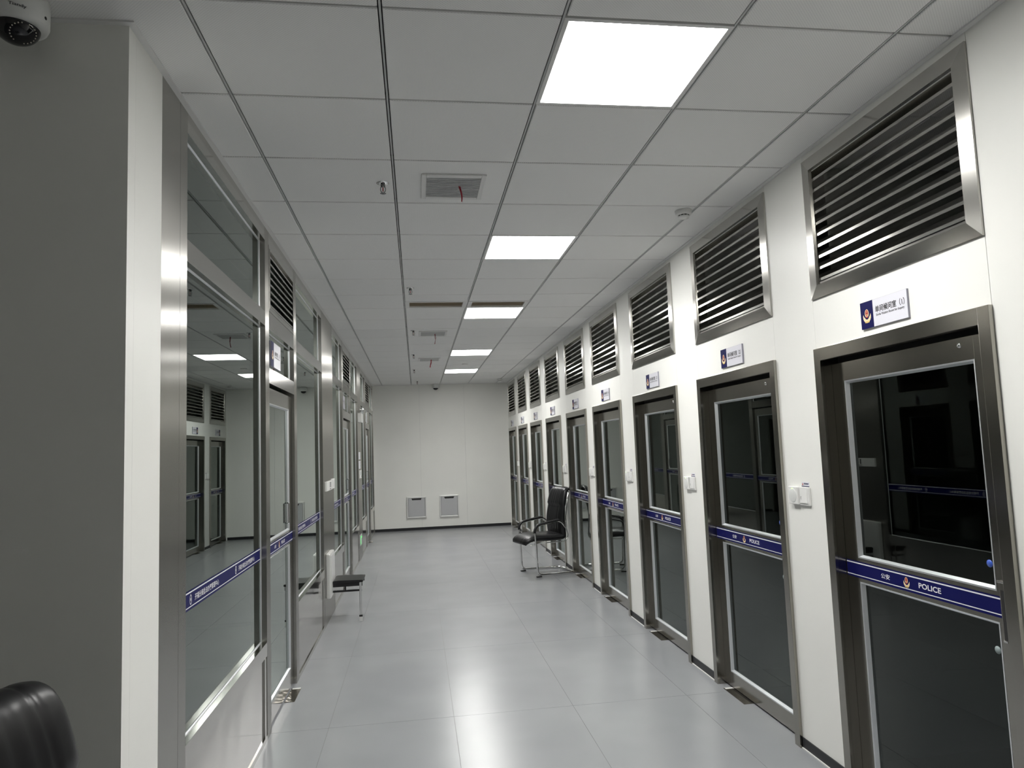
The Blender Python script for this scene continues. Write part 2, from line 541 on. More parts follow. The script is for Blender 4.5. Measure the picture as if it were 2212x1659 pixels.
def front_walls():
    tag(MB().box(X0, XL, Y_CORNER, Y_CORNER + .06, 0, ZC + .01, m_wall).build('wall_left_front'), 'plain wall in shade beside the corridor corner', 'wall', kind='structure')
    mb = MB()
    mb.box(XL - .06, XL, Y_CORNER + .0605, 2.640, 0, ZC - .001, m_wall)
    tag(mb.build('wall_left_corner'), 'bright white panel at the corridor corner before the steel partition', 'wall', kind='structure')
    tag(MB().box(X0 - .1, X0, Y0, YF, 0, ZC + .05, m_wall).build('wall_left_outer'), 'white wall of the rooms behind the glass partition', 'wall', kind='structure')
    tag(MB().box(X1, X1 + .1, Y0, YF, 0, ZC + .05, m_wall).build('wall_right_outer'), 'white wall of the rooms behind the sliding doors', 'wall', kind='structure')
    tag(MB().box(X0, X1, Y0 - .1, Y0, 0, ZC + .05, m_wall).build('wall_rear'), 'white wall behind the viewer', 'wall', kind='structure')
    mb = MB()
    mb.box(X0, XL - .001, YF, YF + .1, 0, ZC + .05, m_wall); mb.box(XR + .1, X1, YF, YF + .1, 0, ZC + .05, m_wall)
    tag(mb.build('wall_far_rooms'), 'white end wall of the side rooms', 'wall', kind='structure')
    mb = MB()
    for i in range(len(DOOR_L) - 1):
        y = (DOOR_L[i] + DOOR_L[i + 1] - DW) / 2
        mb.box(XR + .101, X1, y - .04, y + .04, 0, ZC, m_wall)
    tag(mb.build('wall_cell_partitions'), 'white partitions between the rooms behind the sliding doors', 'wall', kind='structure')
    mb = MB()
    for y in (7.4, 11.4): mb.box(X0, XL - .10, y - .05, y + .05, 0, ZC, m_wall)
    tag(mb.build('wall_room_partitions'), 'white partitions between the rooms behind the glass', 'wall', kind='structure')
front_walls()

def trims():
    mb = MB()
    # shadow-gap angle under the ceiling: right wall, far wall, left partition, corner wall
    mb.box(XR - .022, XR, Y0, YF, ZC - .006, ZC - .0005, m_ceilplain)
    tag(mb.build('trim_1'), 'white angle trim where the ceiling meets the wall of doors', 'trim', kind='structure')
    tag(MB().box(XL, XL + .022, Y_CORNER - .022, YF, ZC - .006, ZC - .0005, m_ceilplain).build('trim_2'), 'white angle trim where the ceiling meets the steel partition', 'trim', kind='structure')
    tag(MB().box(X0, XL, Y_CORNER - .022, Y_CORNER, ZC - .006, ZC - .0005, m_ceilplain).build('trim_3'), 'white angle trim above the shaded corner wall', 'trim', kind='structure')
    tag(MB().box(XL + .022, XR - .022, YF - .016, YF, ZC - .006, ZC - .0005, m_ceilplain).build('trim_4'), 'white angle trim above the far wall', 'trim', kind='structure')
    mb = MB(); mb2 = MB()
    for i in range(len(DOOR_L)):
        a = Y0 if i == 0 else DOOR_L[i - 1] + .003
        b = DOOR_L[i] - DW - .003
        mb.box(XR - .006, XR, a, b, 0, .055, m_base)
        mb2.box(XR - .012, XR - .006, a, b, 0, .006, m_seal)
    tag(mb.build('baseboard_right'), 'black skirting on the piers between the sliding doors', 'skirting', kind='structure')
    tag(mb2.build('trim_5'), 'white sealant line along the foot of the right skirting', 'sealant', kind='structure')
trims()

# ------------------------------------------------------------------ right-hand sliding doors (local: x along the wall to the viewer's right, y into the wall, z up)
RZ_R, RZ_L = -PI / 2, PI / 2
ORD = ['nearest', 'second', 'third', 'fourth', 'fifth', 'sixth', 'seventh', 'eighth', 'ninth']
def pane(x0, x1, y, z0, z1, parent, name='glass_pane', t=0.006, mt=None):
    mb = MB()
    vs = [(x0, y, z0), (x1, y, z0), (x1, y, z1), (x0, y, z1), (x0, y + t, z0), (x1, y + t, z0), (x1, y + t, z1), (x0, y + t, z1)]
    mb.add(vs, [(0, 1, 2, 3)], mt or m_glass)
    mb.add(vs, [(7, 6, 5, 4), (0, 4, 5, 1), (1, 5, 6, 2), (2, 6, 7, 3), (3, 7, 4, 0)], m_gback)
    return mb.build_raw(name, parent)
def bead(x0, x1, z0, z1, yf, yg, w, parent, name='glazing_bead', mt=None):
    """sloped bead round an opening; yf = front, yg = at the glass"""
    mt = mt or m_bead
    mb = MB()
    o = [(x0, z0), (x1, z0), (x1, z1), (x0, z1)]
    i_ = [(x0 + w, z0 + w), (x1 - w, z0 + w), (x1 - w, z1 - w), (x0 + w, z1 - w)]
    h = w * .45
    q = [(x0 + h, z0 + h), (x1 - h, z0 + h), (x1 - h, z1 - h), (x0 + h, z1 - h)]
    vs = [(p[0], yf, p[1]) for p in o] + [(p[0], yf + .001, p[1]) for p in q] + [(p[0], yg, p[1]) for p in i_] + [(p[0], yg, p[1]) for p in o]
    fs = []
    for k in range(4):
        n = (k + 1) % 4
        fs += [(k, n, 4 + n, 4 + k), (4 + k, 4 + n, 8 + n, 8 + k), (8 + k, 8 + n, 12 + n, 12 + k), (12 + k, 12 + n, n, k)]
    mb.add(vs, fs, mt)
    return mb.build(name, parent)
def door_band(x0, x1, z0, z1, y, parent, cx, police=True, copies=1):
    mb = MB()
    h = z1 - z0
    mb.box(x0, x1, y - .0006, y, z0, z1, m_blue)
    band = mb.build('blue_band', parent)
    mb = MB()
    for a, b in ((.125, .175), (.855, .925)):
        flat(mb, [(x0, z0 + h * a), (x1, z0 + h * a), (x1, z0 + h * b), (x0, z0 + h * b)], y - .0012, m_white)
    mb.build('white_line', band)
    mb = MB()
    if police:
        glyphs('公安', h * .30, mb, m_white, cx - .135, z0 + h * .515, y - .0014, width=.058, bold=.012)
        mb.build('lettering', band)
        mb = MB()
        glyphs('POLICE', h * .30, mb, m_white, cx + .135, z0 + h * .515, y - .0014, width=.125, bold=.022)
        mb.build('lettering', band)
        badge(h * .58, cx, z0 + h * .52, y - .0013).build('badge', band)
    else:
        w = (x1 - x0) / copies
        for k in range(copies):
            c = x0 + w * (k + (.50 if copies > 1 else .5))
            glyphs('开福分局执法办案管理中心', h * .34, mb, m_white, c + .035, z0 + h * .50, y - .0014, width=.36, bold=.012)
            mb.build('lettering', band)
            mb = MB(); shield(mb, h * .52, c - .20, z0 + h * .50, y - .0014); mb.build('crest', band); mb = MB()
    return band

def sliding_door(i):
    hw = DW / 2
    d = thing('door_%d' % (i + 1), (XR, DOOR_L[i] - hw, 0), RZ_R, kind='structure',
              label={0: 'nearest stainless framed glass sliding door, under the sign numbered one', 1: 'stainless framed glass sliding door under the sign numbered two',
                     2: 'stainless framed glass sliding door under the sign numbered three', 3: 'glass sliding door just before the black visitor chair, fourth from the viewer',
                     4: 'glass sliding door whose far jamb is beside the black visitor chair', 5: 'glass sliding door directly behind the black visitor chair backrest',
                     6: 'third glass sliding door before the far wall', 7: 'last but one glass sliding door before the far wall', 8: 'last glass sliding door, against the far wall'}[i], cat='door')
    iw, fz = 0.4905, 1.973
    mb = MB()
    for s in (-1, 1):
        a, b = sorted((s * iw, s * hw)); mb.box(a, b, -.018, -.0005, 0, 2.035, m_ssd, .0015)
        a, b = sorted((s * iw, s * .5215)); mb.box(a, b, -.0005, .10, 0, 2.010, m_ssd)
    mb.box(-iw, iw, -.018, -.0005, fz, 2.035, m_ssd, .0015)
    mb.box(-iw, iw, -.0005, .040, fz, 2.010, m_ssd)
    mb.build('door_frame', d)
    MB().box(-iw, iw, .076, .10, 1.90, 2.010, m_track_shade).build('sliding_track', d)
    # leaf
    y0, y1 = .040, .074
    lx, rx, gl, gr = -iw + .001, iw - .001, -iw + .094, iw - .095
    zu0, zu1, zl0, zl1, top = 1.047, 1.866, .105, .940, 1.952
    mb = MB()
    mb.box(lx, gl, y0, y1, .012, top, m_ssd, .001)
    mb.box(gr, rx, y0, y1, .012, top, m_ssd, .001)
    mb.box(gl, gr, y0 + .0005, y1, zu1, top, m_ssd)
    mb.box(gl, gr, y0 + .0005, y1, zl1, zu0, m_ssd)
    mb.box(gl, gr, y0 + .0005, y1, .012, zl0, m_ssd)
    leaf = mb.build('door_leaf', d)
    for z0, z1 in ((zu0, zu1), (zl0, zl1)):
        pane(gl + .001, gr - .001, .058, z0, z1, leaf, mt=m_glass2)
        bead(gl, gr, z0, z1, .0395, .0575, .014, leaf)
    door_band(lx + .004, gr + .060, .957, 1.031, y0 - .0004, d, -.075)
    mb = MB()
    mb.lathe([(0, -.006), (.008, -.005), (.011, -.001), (.011, .004)], (.33, y0, 1.925), m_chrome, 16, 'y')
    mb.build('bolt', leaf)
    mb = MB()
    hx = gr + .028
    mb.box(hx - .014, hx + .014, y0 - .0025, y0, .86, 1.085, m_ssd, .001)
    mb.box(hx - .009, hx + .009, y0 - .0032, y0 - .0024, .885, 1.055, m_track_shade)
    mb.box(hx - .014, hx + .014, y0 - .010, y0, 1.080, 1.088, m_chrome, .001)
    mb.box(hx - .009, hx + .009, y0 - .009, y0, .878, .885, m_chrome, .001)
    mb.build('recessed_handle', leaf)
    if i < 3:
        for z, mt in ((1.135, m_sblue), (.835, m_sgrey)):
            MB().lathe([(0, 0), (.0135, 0), (.0135, .0012)], (gr - .040, .0565, z), mt, 18, 'y').build('round_sticker', leaf)
    return d
for i in range(9):
    sliding_door(i)

def floor_guide(x, y, rz, label, mt, w=.30):
    mb = MB()
    mb.box(-w / 2, w / 2, -.030, .036, 0, .0025, mt)
    mb.box(-w / 2, -w / 2 + .022, -.022, .034, .0025, .0040, m_seal)
    o = mb.build('floor_guide_plate')
    o.location = (x, y, 0); o.rotation_euler = (0, 0, rz)
    tag(o, label, 'floor plate', 'door guide plates on the floor')
names = ['brown film floor plate under the nearest sliding door', 'brown film floor plate under the door of sign two', 'brown film floor plate under the door of sign three',
         'floor plate under the sliding door just before the visitor chair', 'floor plate under the sliding door beside the visitor chair', 'floor plate under the door behind the visitor chair', None,
         'floor plate under the last but one sliding door', 'floor plate under the last sliding door by the far wall']
for i, n in enumerate(names):
    if n: floor_guide(XR - .008 + .02, DOOR_L[i] - .29, RZ_R, n, m_film)

# ------------------------------------------------------------------ louvres above the doors
def louvre_parts(o, w, z0, z1, fwid, n, proud, back, shade=None):
    hw = w / 2
    mb = MB()
    outer = [(-hw, z0), (hw, z0), (hw, z1), (-hw, z1)]
    inner = [(-hw + fwid, z0 + fwid), (hw - fwid, z0 + fwid), (hw - fwid, z1 - fwid), (-hw + fwid, z1 - fwid)]
    for k in range(4):                                       # four mitred members, each with its own slight slope
        q = (k + 1) % 4
        a, b, c, d = outer[k], outer[q], inner[q], inner[k]
        vs = [(a[0], -proud * .65, a[1]), (b[0], -proud * .65, b[1]), (c[0], -proud, c[1]), (d[0], -proud, d[1]),
              (a[0], -.0005, a[1]), (b[0], -.0005, b[1]), (c[0], back, c[1]), (d[0], back, d[1])]
        mb.add(vs, [(0, 1, 2, 3), (0, 4, 5, 1), (3, 2, 6, 7), (1, 5, 6, 2), (0, 3, 7, 4), (4, 7, 6, 5)], m_ssv if k % 2 else m_ss)
    mb.build('frame', o)
    ix, a, b = hw - fwid, z0 + fwid, z1 - fwid
    mb = MB()
    e = .012
    mb.box(-ix, -ix + e, -.004, back, a, b, m_ss); mb.box(ix - e, ix, -.004, back, a, b, m_ss)
    mb.box(-ix + e, ix - e, -.004, back, a, a + e, m_ss); mb.box(-ix + e, ix - e, -.004, back, b - e, b, m_ss)
    mb.build('inner_frame', o)
    mb = MB()
    x0, x1 = -ix + e, ix - e
    pitch = (b - a - 2 * e) / n
    for k in range(n):
        z = a + e + pitch * (k + .12)
        t = .0015
        prof = [(-.001, z), (-.001, z + .013), (.006, z + .013), (.046, z + .013 + .038), (.046, z + .012 + .038 - t), (.007, z + .013 - t * 2), (.001, z + .013 - t * 2), (.001, z)]
        prof = [(p, min(q, b - e)) for p, q in prof]
        mb.prism(prof, x0, x1, 'x', m_ss)
    mb.build('slats', o)
def wall_louvre(i):
    lab = {0: 'nearest stainless louvre, above the sign numbered one', 1: 'stainless louvre above the sign numbered two', 2: 'stainless louvre above the sign numbered three',
           3: 'fourth stainless louvre from the viewer on the white wall', 4: 'fifth stainless louvre from the viewer on the white wall', 5: 'sixth stainless louvre from the viewer on the white wall',
           6: 'third stainless louvre before the far wall', 7: 'last but one stainless louvre before the far wall', 8: 'last stainless louvre, beside the far wall corner'}[i]
    o = thing('wall_louvre', (XR, DOOR_L[i] - DW / 2, 0), RZ_R, lab, 'vent', 'louvres above the sliding doors')
    louvre_parts(o, DW - .006, 2.278, 2.980, .063, 10, .014, .06)
for i in range(9): wall_louvre(i)

# ------------------------------------------------------------------ door signs
def door_sign(loc, rz, text, sub, label, w=.300, h=.117, group='navy and white door signs'):
    o = thing('door_sign', loc, rz, label, 'sign', group)
    mb = MB()
    mb.box(-w / 2, w / 2, -.009, -.0004, -h / 2, h / 2, m_edge)
    mb.box(-w / 2 + .0855, w / 2 - .001, -.0098, -.0089, -h / 2 + .001, h / 2 - .001, m_cool)
    mb.build('plate', o)
    p = MB().box(-w / 2, -w / 2 + .085, -.0100, -.0089, -h / 2, h / 2, m_navy).build('navy_panel', o)
    badge(.060, -w / 2 + .0435, -.003, -.0108).build('badge', p)
    mb = MB()
    glyphs(text, .030, mb, m_ink, .043, .013, -.0102, width=.185, bold=.022)
    mb.build('lettering', o)
    mb = MB()
    glyphs(sub, .0135, mb, m_ink, .043, -.0125, -.0102, width=.178, bold=.018)
    mb.build('english_lettering', o)
    return o
sg = ['navy and white sign numbered one above the nearest sliding door', 'navy and white sign numbered two above the second sliding door', 'navy and white sign numbered three above the third sliding door',
      'navy and white sign above the fourth sliding door from the viewer', 'navy and white sign above the door just before the visitor chair, on stained wall', 'navy and white sign above the door behind the visitor chair',
      'navy and white sign below the third louvre before the far wall', 'navy and white sign below the last but one louvre', 'navy and white sign above the last door beside the far wall']
sy_ = [2.690, 4.150, 5.658, 7.150, 8.570, 10.055, 11.545, 13.02, 14.45]
for i in range(9):
    door_sign((XR, sy_[i], 2.125), RZ_R, '单间候问室（%d）' % (i + 1), 'Single Waiting Room for Inquiry', sg[i])

# ------------------------------------------------------------------ switches on the piers
where = ['between the camera and the nearest sliding door', 'between the doors of signs one and two', 'between the doors of signs two and three', 'after the door of sign three',
         'between the fourth and fifth sliding doors', 'on the pier behind the visitor chair', 'between the sixth and seventh sliding doors', 'on the second pier before the far wall', 'on the last pier before the far wall']
def pier_set(i):
    yr = (DOOR_L[i] - DW if i == 0 else DOOR_L[i] - DW)        # near jamb of the door that follows the pier
    y = 3.505 if i == 1 else (DOOR_L[i] - DW - .112)
    y = DOOR_L[i] - DW - .112
    w = where[i]
    o = thing('round_call_button', (XR, y, 1.310), RZ_R, 'white square call button with round face, ' + w, 'button', 'round call buttons on the piers')
    MB().box(-.045, .045, -.022, -.0004, -.045, .045, m_wplast, .004).build('body', o)
    mb = MB(); mb.lathe([(0, -.0235), (.034, -.0235), (.0365, -.0228), (.038, -.0205)], (0, 0, 0), m_wplast2, 32, 'y'); mb.build('round_face', o)
    MB().box(-.006, .004, -.0236, -.0215, .033, .037, m_led).build('indicator_light', o)
    o = thing('light_switch', (XR, y - .0945, 1.309), RZ_R, 'white rocker light switch, ' + w, 'switch', 'rocker switches on the piers')
    MB().box(-.0465, .0465, -.012, -.0004, -.046, .046, m_wplast, .003).build('plate', o)
    b = MB().prism([(-.0165, -.034), (-.0125, .036), (-.011, .036), (-.011, -.036)], -.034, .030, 'x', m_wplast).build('rocker', o)
    mb = MB(); glyphs('灯', .016, mb, m_ink, -.024, -.008, -.0170, width=.013); mb.build('mark', b)
    o = thing('sticker', (XR, y - .0945, 1.370), RZ_R, 'small white and navy sticker, ' + w, 'sticker', 'small stickers over the switches')
    mb = MB(); mb.box(-.036, .036, -.0012, -.0003, -.0125, .0125, m_white); mb.build('paper', o)
    mb = MB(); flat(mb, [(-.036, -.0125), (.036, -.0125), (.036, -.0085), (-.036, -.0085)], -.0016, m_navy)
    for q in range(6): flat(mb, [(-.014 + q * .0075, -.002), (-.009 + q * .0075, -.002), (-.009 + q * .0075, .006 + .001 * (q % 2)), (-.014 + q * .0075, .006)], -.0016, m_navy)
    flat(mb, [(-.031, -.005), (-.020, -.005), (-.0255, .009)], -.0016, m_red); mb.build('print', o)
for i in range(9): pier_set(i)

# ------------------------------------------------------------------ left steel and glass partition
def post(n, y0, y1, label, sheet=False):
    o = MB().box(y0 - y1, 0, 0, .09, 0, ZC - .001, m_ssv).build('trim_%d' % n)
    o.location = (XL, y1, 0); o.rotation_euler = (0, 0, RZ_L)
    tag(o, label, 'partition post' if y1 - y0 < .3 else 'partition panel', kind='structure')
PO = [(2.641, 2.843, 'wide stainless post next to the bright white corner panel'), (2.845, 2.930, 'stainless jamb of the nearest partition window'),
      (4.410, 4.520, 'stainless post between the nearest window and the nearest glass door'), (5.420, 5.530, 'stainless post after the nearest partition door'),
      (6.998, 7.790, 'wide stainless panel behind the fold-down seat'), (7.794, 7.870, 'stainless jamb just past the fold-down seat'),
      (8.870, 8.970, 'stainless post before the middle partition door'), (9.900, 10.000, 'stainless post after the middle partition door'),
      (11.110, 11.600, 'stainless panel under the emergency light'), (11.604, 11.780, 'stainless panel beside the green exit sign'),
      (12.780, 12.880, 'stainless post before the farthest partition door'), (13.720, 13.900, 'stainless post after the farthest partition door'), (14.980, 15.090, 'last stainless post of the partition, at the far wall')]
for k, (a, b, l) in enumerate(PO): post(6 + k, a, b, l, b - a > .45)

def part_window(n, y0, y1, label, copies):
    w = y1 - y0 - .002
    o = thing('window_%d' % n, (XL, (y0 + y1) / 2, 0), RZ_L, label, 'window', kind='structure')
    h = w / 2
    mb = MB()
    for a, b in ((2.930, 3.019), (2.400, 2.490), (.467, .545)): mb.box(-h, h, 0, .085, a, b, m_ss, .001)
    mb.box(-h, h, 0, .085, 0, .030, m_ss)
    mb.box(-h, -h + .012, .002, .06, .03, .467, m_ss); mb.box(h - .075, h - .04, -.002, .06, .03, .467, m_ss)
    mb.build('window_frame', o)
    MB().box(-h + .012, h - .001, .006, .030, .030, .467, m_ssp).build('kick_panel', o)
    for nm, a, b in (('upper_pane', 2.490, 2.930), ('glass_pane', .545, 2.400)):
        pane(-h, h, .036, a, b, o, nm)
        bead(-h, h, a, b, .029, .0355, .006, o)
    door_band(-h + .010, h - .010, 1.010, 1.088, .0355, o, 0, False, copies)
def part_door(n, y0, y1, label, sign, sign_label):
    w = y1 - y0 - .002
    o = thing('door_%d' % n, (XL, (y0 + y1) / 2, 0), RZ_L, label, 'door', kind='structure')
    h = w / 2
    mb = MB()
    for a, b in ((2.935, 3.019), (2.400, 2.512), (2.064, 2.160)): mb.box(-h, h, 0, .085, a, b, m_ss, .001)
    mb.build('door_frame', o)
    pane(-h, h, .036, 2.160, 2.400, o, 'transom_pane')
    bead(-h, h, 2.160, 2.400, .029, .0355, .006, o)
    y, y2 = .022, .055
    gl, gr = -h + .095, h - .105
    zs = ((1.092, 1.950), (.135, .995))
    mb = MB()
    mb.box(-h + .001, gl, y, y2, .015, 2.045, m_ss, .001); mb.box(gr, h - .012, y, y2, .015, 2.045, m_ss, .001)
    for a, b in ((1.950, 2.045), (.995, 1.092), (.015, .135)): mb.box(gl, gr, y + .0005, y2, a, b, m_ss)
    leaf = mb.build('door_leaf', o)
    MB().box(-h, h, .058, .085, .0, 2.064, m_track_shade).build('sliding_track', o) if False else None
    for a, b in zs:
        pane(gl + .001, gr - .001, y + .014, a, b, leaf); bead(gl, gr, a, b, y, y + .0135, .014, leaf)
    MB().lathe([(0, -.006), (.008, -.005), (.011, -.001), (.011, .004)], (-h + .05, y, 2.015), m_chrome, 16, 'y').build('bolt', leaf)
    mb = MB()
    mb.tube(fillet([(gr - .045, y + .012, 1.285), (gr - .045, y - .004, 1.285), (gr - .045, y - .004, 1.145), (gr - .045, y + .012, 1.145)], .006), .005, m_chrome, 10)
    mb.build('pull_handle', leaf)
    door_band(-h + .004, gr + .10, 1.008, 1.078, y - .0004, o, -.06)
    v = thing('transom_louvre', (XL, (y0 + y1) / 2, 0), RZ_L, 'stainless louvre above ' + label.split(' of ')[0], 'vent', 'louvres in the steel partition')
    louvre_parts(v, w - .001, 2.5125, 2.9345, .022, 8, .002, .06)
    door_sign((XL - .036, y0 + .36, 2.278), RZ_L, sign, 'Waiting Room for Inquiry', sign_label, w=.32, h=.165, group='signs on the partition transoms')
part_window(1, 2.930, 4.410, 'nearest large partition window with blue lettered band', 2)
part_door(10, 4.520, 5.420, 'nearest glass door of the steel partition', '候问室（1）', 'navy and white sign behind the glass over the nearest partition door')
part_window(2, 5.530, 6.998, 'partition window between the nearest door and the fold-down seat', 2)
part_window(3, 7.870, 8.870, 'partition window just past the fold-down seat', 1)
part_door(11, 8.970, 9.900, 'middle glass door of the steel partition', '候问室（2）', 'navy and white sign over the middle partition door')
part_window(4, 10.000, 11.110, 'partition window just before the emergency light', 1)
part_window(5, 11.780, 12.780, 'partition window just past the green exit sign', 1)
part_door(12, 12.880, 13.720, 'farthest glass door of the steel partition', '候问室（3）', 'navy and white sign over the farthest partition door')
part_window(6, 13.900, 14.980, 'last partition window before the far wall', 1)
floor_guide(XL + .012, 5.165, RZ_L + PI, 'shiny film floor plate under the nearest partition door', m_film, .28)
floor_guide(XL + .012, 13.50, RZ_L + PI, 'shiny floor plate under the farthest partition door', m_film, .22)

# ------------------------------------------------------------------ ceiling lamps, air slots, grilles, sprinklers, detectors, cameras
LL = ['nearest square ceiling lamp, the largest glowing panel', 'second square ceiling lamp from the viewer', 'middle square ceiling lamp, next to the tan air slot', 'fourth square ceiling lamp, before the flat round sensor', 'farthest square ceiling lamp, near the far wall']
for y, l in zip(LAMPS, LL):
    o = thing('ceiling_lamp', (CX0 + 2.5 * TS, y + TS / 2, ZC), 0, l, 'lamp', 'square ceiling lamps')
    a, b = .2965, .280
    mb = MB()
    for s in (-1, 1):
        p, q = sorted((s * a, s * b))
        mb.box(p, q, -a, a, -.001, .028, m_ceilplain); mb.box(-b, b, p, q, -.001, .028, m_ceilplain)
    mb.build('frame', o)
    MB().box(-b, b, -b, b, .004, .010, m_glow).build('diffuser', o)
    li = bpy.data.lights.new('panel_beam', 'AREA')
    li.shape = 'SQUARE'; li.size = .555; li.energy = LAMP_W; li.spread = math.radians(135); li.color = (1.0, .99, .965)
    lo = bpy.data.objects.new('panel_beam', li); COL.objects.link(lo); lo.parent = o; lo.location = (0, 0, .0025)

def air_slot(x0, y0, x1, y1, label):
    o = thing('air_slot', ((x0 + x1) / 2, (y0 + y1) / 2, ZC), 0, label, 'vent', 'long air slots between ceiling tiles')
    hx, hy = (x1 - x0) / 2 - .003, (y1 - y0) / 2 - .003
    ox, oy = hx - .040, hy - .036
    mb = MB()
    mb.box(-hx, -ox, -hy, hy, -.002, .024, m_ceilplain); mb.box(ox, hx, -hy, hy, -.002, .024, m_ceilplain)
    mb.box(-ox, ox, -hy, -oy, -.002, .024, m_ceilplain); mb.box(-ox, ox, oy, hy, -.002, .024, m_ceilplain)
    mb.build('frame', o)
    mb = MB()
    n = 6
    for k in range(n):
        y = -oy + 2 * oy * (k + .5) / n
        mb.prism([(y - .016, .004), (y - .015, .003), (y + .015, .009), (y + .014, .010)], -ox, ox, 'x', m_tan)
    mb.build('blades', o)
    MB().box(-ox, ox, -oy, oy, .014, .0245, m_tan).build('duct_back', o)
air_slot(*GR_AC[0], 'tan air slot without a lamp beside it, left of its twin')
air_slot(*GR_AC[1], 'tan air slot touching the middle ceiling lamp')

GL = ['nearest square exhaust grille with hanging red ribbon', 'middle exhaust grille, between the tan air slots and the fourth lamp', 'farthest exhaust grille, near the far wall']
RL = ['short red ribbon hanging from the nearest exhaust grille', 'red ribbon loop hanging from the middle exhaust grille', 'red ribbon loop hanging from the farthest exhaust grille']
def grille(x, y, label, rl, k):
    o = thing('exhaust_grille', (x, y, ZC), 0, label, 'vent', 'exhaust grilles in the ceiling')
    hx, hy, ix, iy = .167, .175, .142, .142
    mb = MB()
    for a, b, c, d in ((-hx, -ix, -hy, hy), (ix, hx, -hy, hy), (-ix, ix, -hy, -iy), (-ix, ix, iy, hy)):
        mb.box(a, b, c, d, -.010, -.0005, m_ceilplain, .003)
    mb.build('frame', o)
    mb = MB()
    n = 13
    for j in range(n):
        yy = -iy + 2 * iy * (j + .5) / n
        mb.prism([(yy - .008, -.006), (yy + .006, -.007), (yy + .010, -.0015), (yy + .008, -.001)], -ix, ix, 'x', m_grille)
    mb.build('blades', o)
    # ribbon: a thin strip that hangs and twists, a top-level thing of its own
    rb = MB()
    n = 10
    L = [.085, .125, .12][k]
    front, back = [], []
    for j in range(n + 1):
        t = j / n
        a = .35 + .8 * t + k
        w = .006
        cx, cy_ = .012 * math.sin(2.2 * t + k), .004 * math.sin(3 * t)
        front += [(cx - w * math.cos(a), cy_ - w * math.sin(a), -L * t), (cx + w * math.cos(a), cy_ + w * math.sin(a), -L * t)]
    t_ = .0008
    vs = front + [(p[0] + t_, p[1] + t_, p[2]) for p in front]
    m_ = len(front)
    fs = []
    for j in range(n):
        a = 2 * j
        fs += [(a, a + 1, a + 3, a + 2), (m_ + a, m_ + a + 2, m_ + a + 3, m_ + a + 1), (a, a + 2, m_ + a + 2, m_ + a), (a + 1, m_ + a + 1, m_ + a + 3, a + 3)]
    fs += [(0, m_, m_ + 1, 1), (2 * n, 2 * n + 1, m_ + 2 * n + 1, m_ + 2 * n)]
    rb.add(vs, fs, m_redrib)
    if k > 0:
        rb.tube([(.004, 0, -.002), (.014, 0, -.05), (.010, .002, -.075), (.004, 0, -.05), (.002, 0, -.004)], .0025, m_redrib, 6)
    r = rb.build('red_ribbon')
    r.location = (x + [.034, .02, .02][k], y + [-.02, 0, 0][k], ZC - .0065)
    tag(r, rl, 'ribbon', 'red ribbons on the exhaust grilles')
for k, y in enumerate((3.712, 8.50, 10.94)): grille(.226, y, GL[k], RL[k], k)

SPR = [(-.141, 3.684, 'nearest ceiling sprinkler head, beside the first exhaust grille'), (-.020, 6.11, 'second ceiling sprinkler head, before the tan air slots'), (-.004, 8.30, 'ceiling sprinkler head beside the middle exhaust grille'),
       (-.009, 10.37, 'ceiling sprinkler head just before the farthest exhaust grille'), (-.008, 12.31, 'last but one ceiling sprinkler head'), (.044, 14.36, 'farthest ceiling sprinkler head, next to the far wall')]
def sprinkler(label):
    o = thing('sprinkler_head', (0, 0, ZC), 0, label, 'sprinkler', 'sprinkler heads')
    MB().lathe([(0, -.004), (.012, -.006), (.030, -.004), (.034, -.0004)], (0, 0, 0), m_chrome, 28).build('ceiling_plate', o)
    mb = MB(); mb.lathe([(.012, -.004), (.012, -.016), (.009, -.020), (0, -.020)], (0, 0, 0), m_dkmetal, 14)
    for s in (-1, 1): mb.tube(fillet([(s * .008, 0, -.018), (s * .013, 0, -.026), (s * .013, 0, -.040), (s * .003, 0, -.053)], .006, 4), .0022, m_dkmetal, 8)
    mb.build('frame_arms', o)
    MB().lathe([(0, -.022), (.003, -.024), (.003, -.044), (0, -.046)], (0, 0, 0), m_redrib, 10).build('glass_bulb', o)
    mb = MB(); n = 12
    poly = []
    for i in range(2 * n):
        r = .0165 if i % 2 == 0 else .012; a = PI * i / n
        poly.append((r * math.cos(a), r * math.sin(a)))
    mb.prism(poly, -.056, -.0545, 'z', m_dkmetal); mb.lathe([(0, -.057), (.005, -.056), (.004, -.051), (0, -.050)], (0, 0, 0), m_dkmetal, 12)
    mb.build('deflector', o)
    return o
sp0 = sprinkler(SPR[0][2])
for k, (x, y, l) in enumerate(SPR):
    o = sp0 if k == 0 else copy_tree(sp0, label=l)
    o.location = (x, y, ZC)

def smoke(x, y, label):
    o = thing('smoke_detector', (x, y, ZC), 0, label, 'detector')
    mb = MB(); mb.lathe([(0, -.0004), (.050, -.0004), (.052, -.004), (.050, -.022), (.046, -.027), (.034, -.030)], (0, 0, 0), m_wplast, 32); mb.build('base', o)
    mb = MB()
    mb.lathe([(.034, -.028), (.033, -.030), (.033, -.037)], (0, 0, 0), m_track_shade, 32)
    for k in range(10):
        a = 2 * PI * k / 10
        c, s = math.cos(a), math.sin(a)
        mb.tube([(.0335 * c, .0335 * s, -.029), (.0335 * c, .0335 * s, -.038)], .003, m_wplast, 6)
    mb.build('slotted_chamber', o)
    mb = MB(); mb.lathe([(.035, -.036), (.036, -.039), (.033, -.046), (.010, -.050), (0, -.050)], (0, 0, 0), m_wplast, 32); mb.build('cap', o)
smoke(1.655, 4.06, 'round white smoke detector high beside the second louvre')
smoke(1.700, 14.25, 'small white smoke detector near the far wall corner')
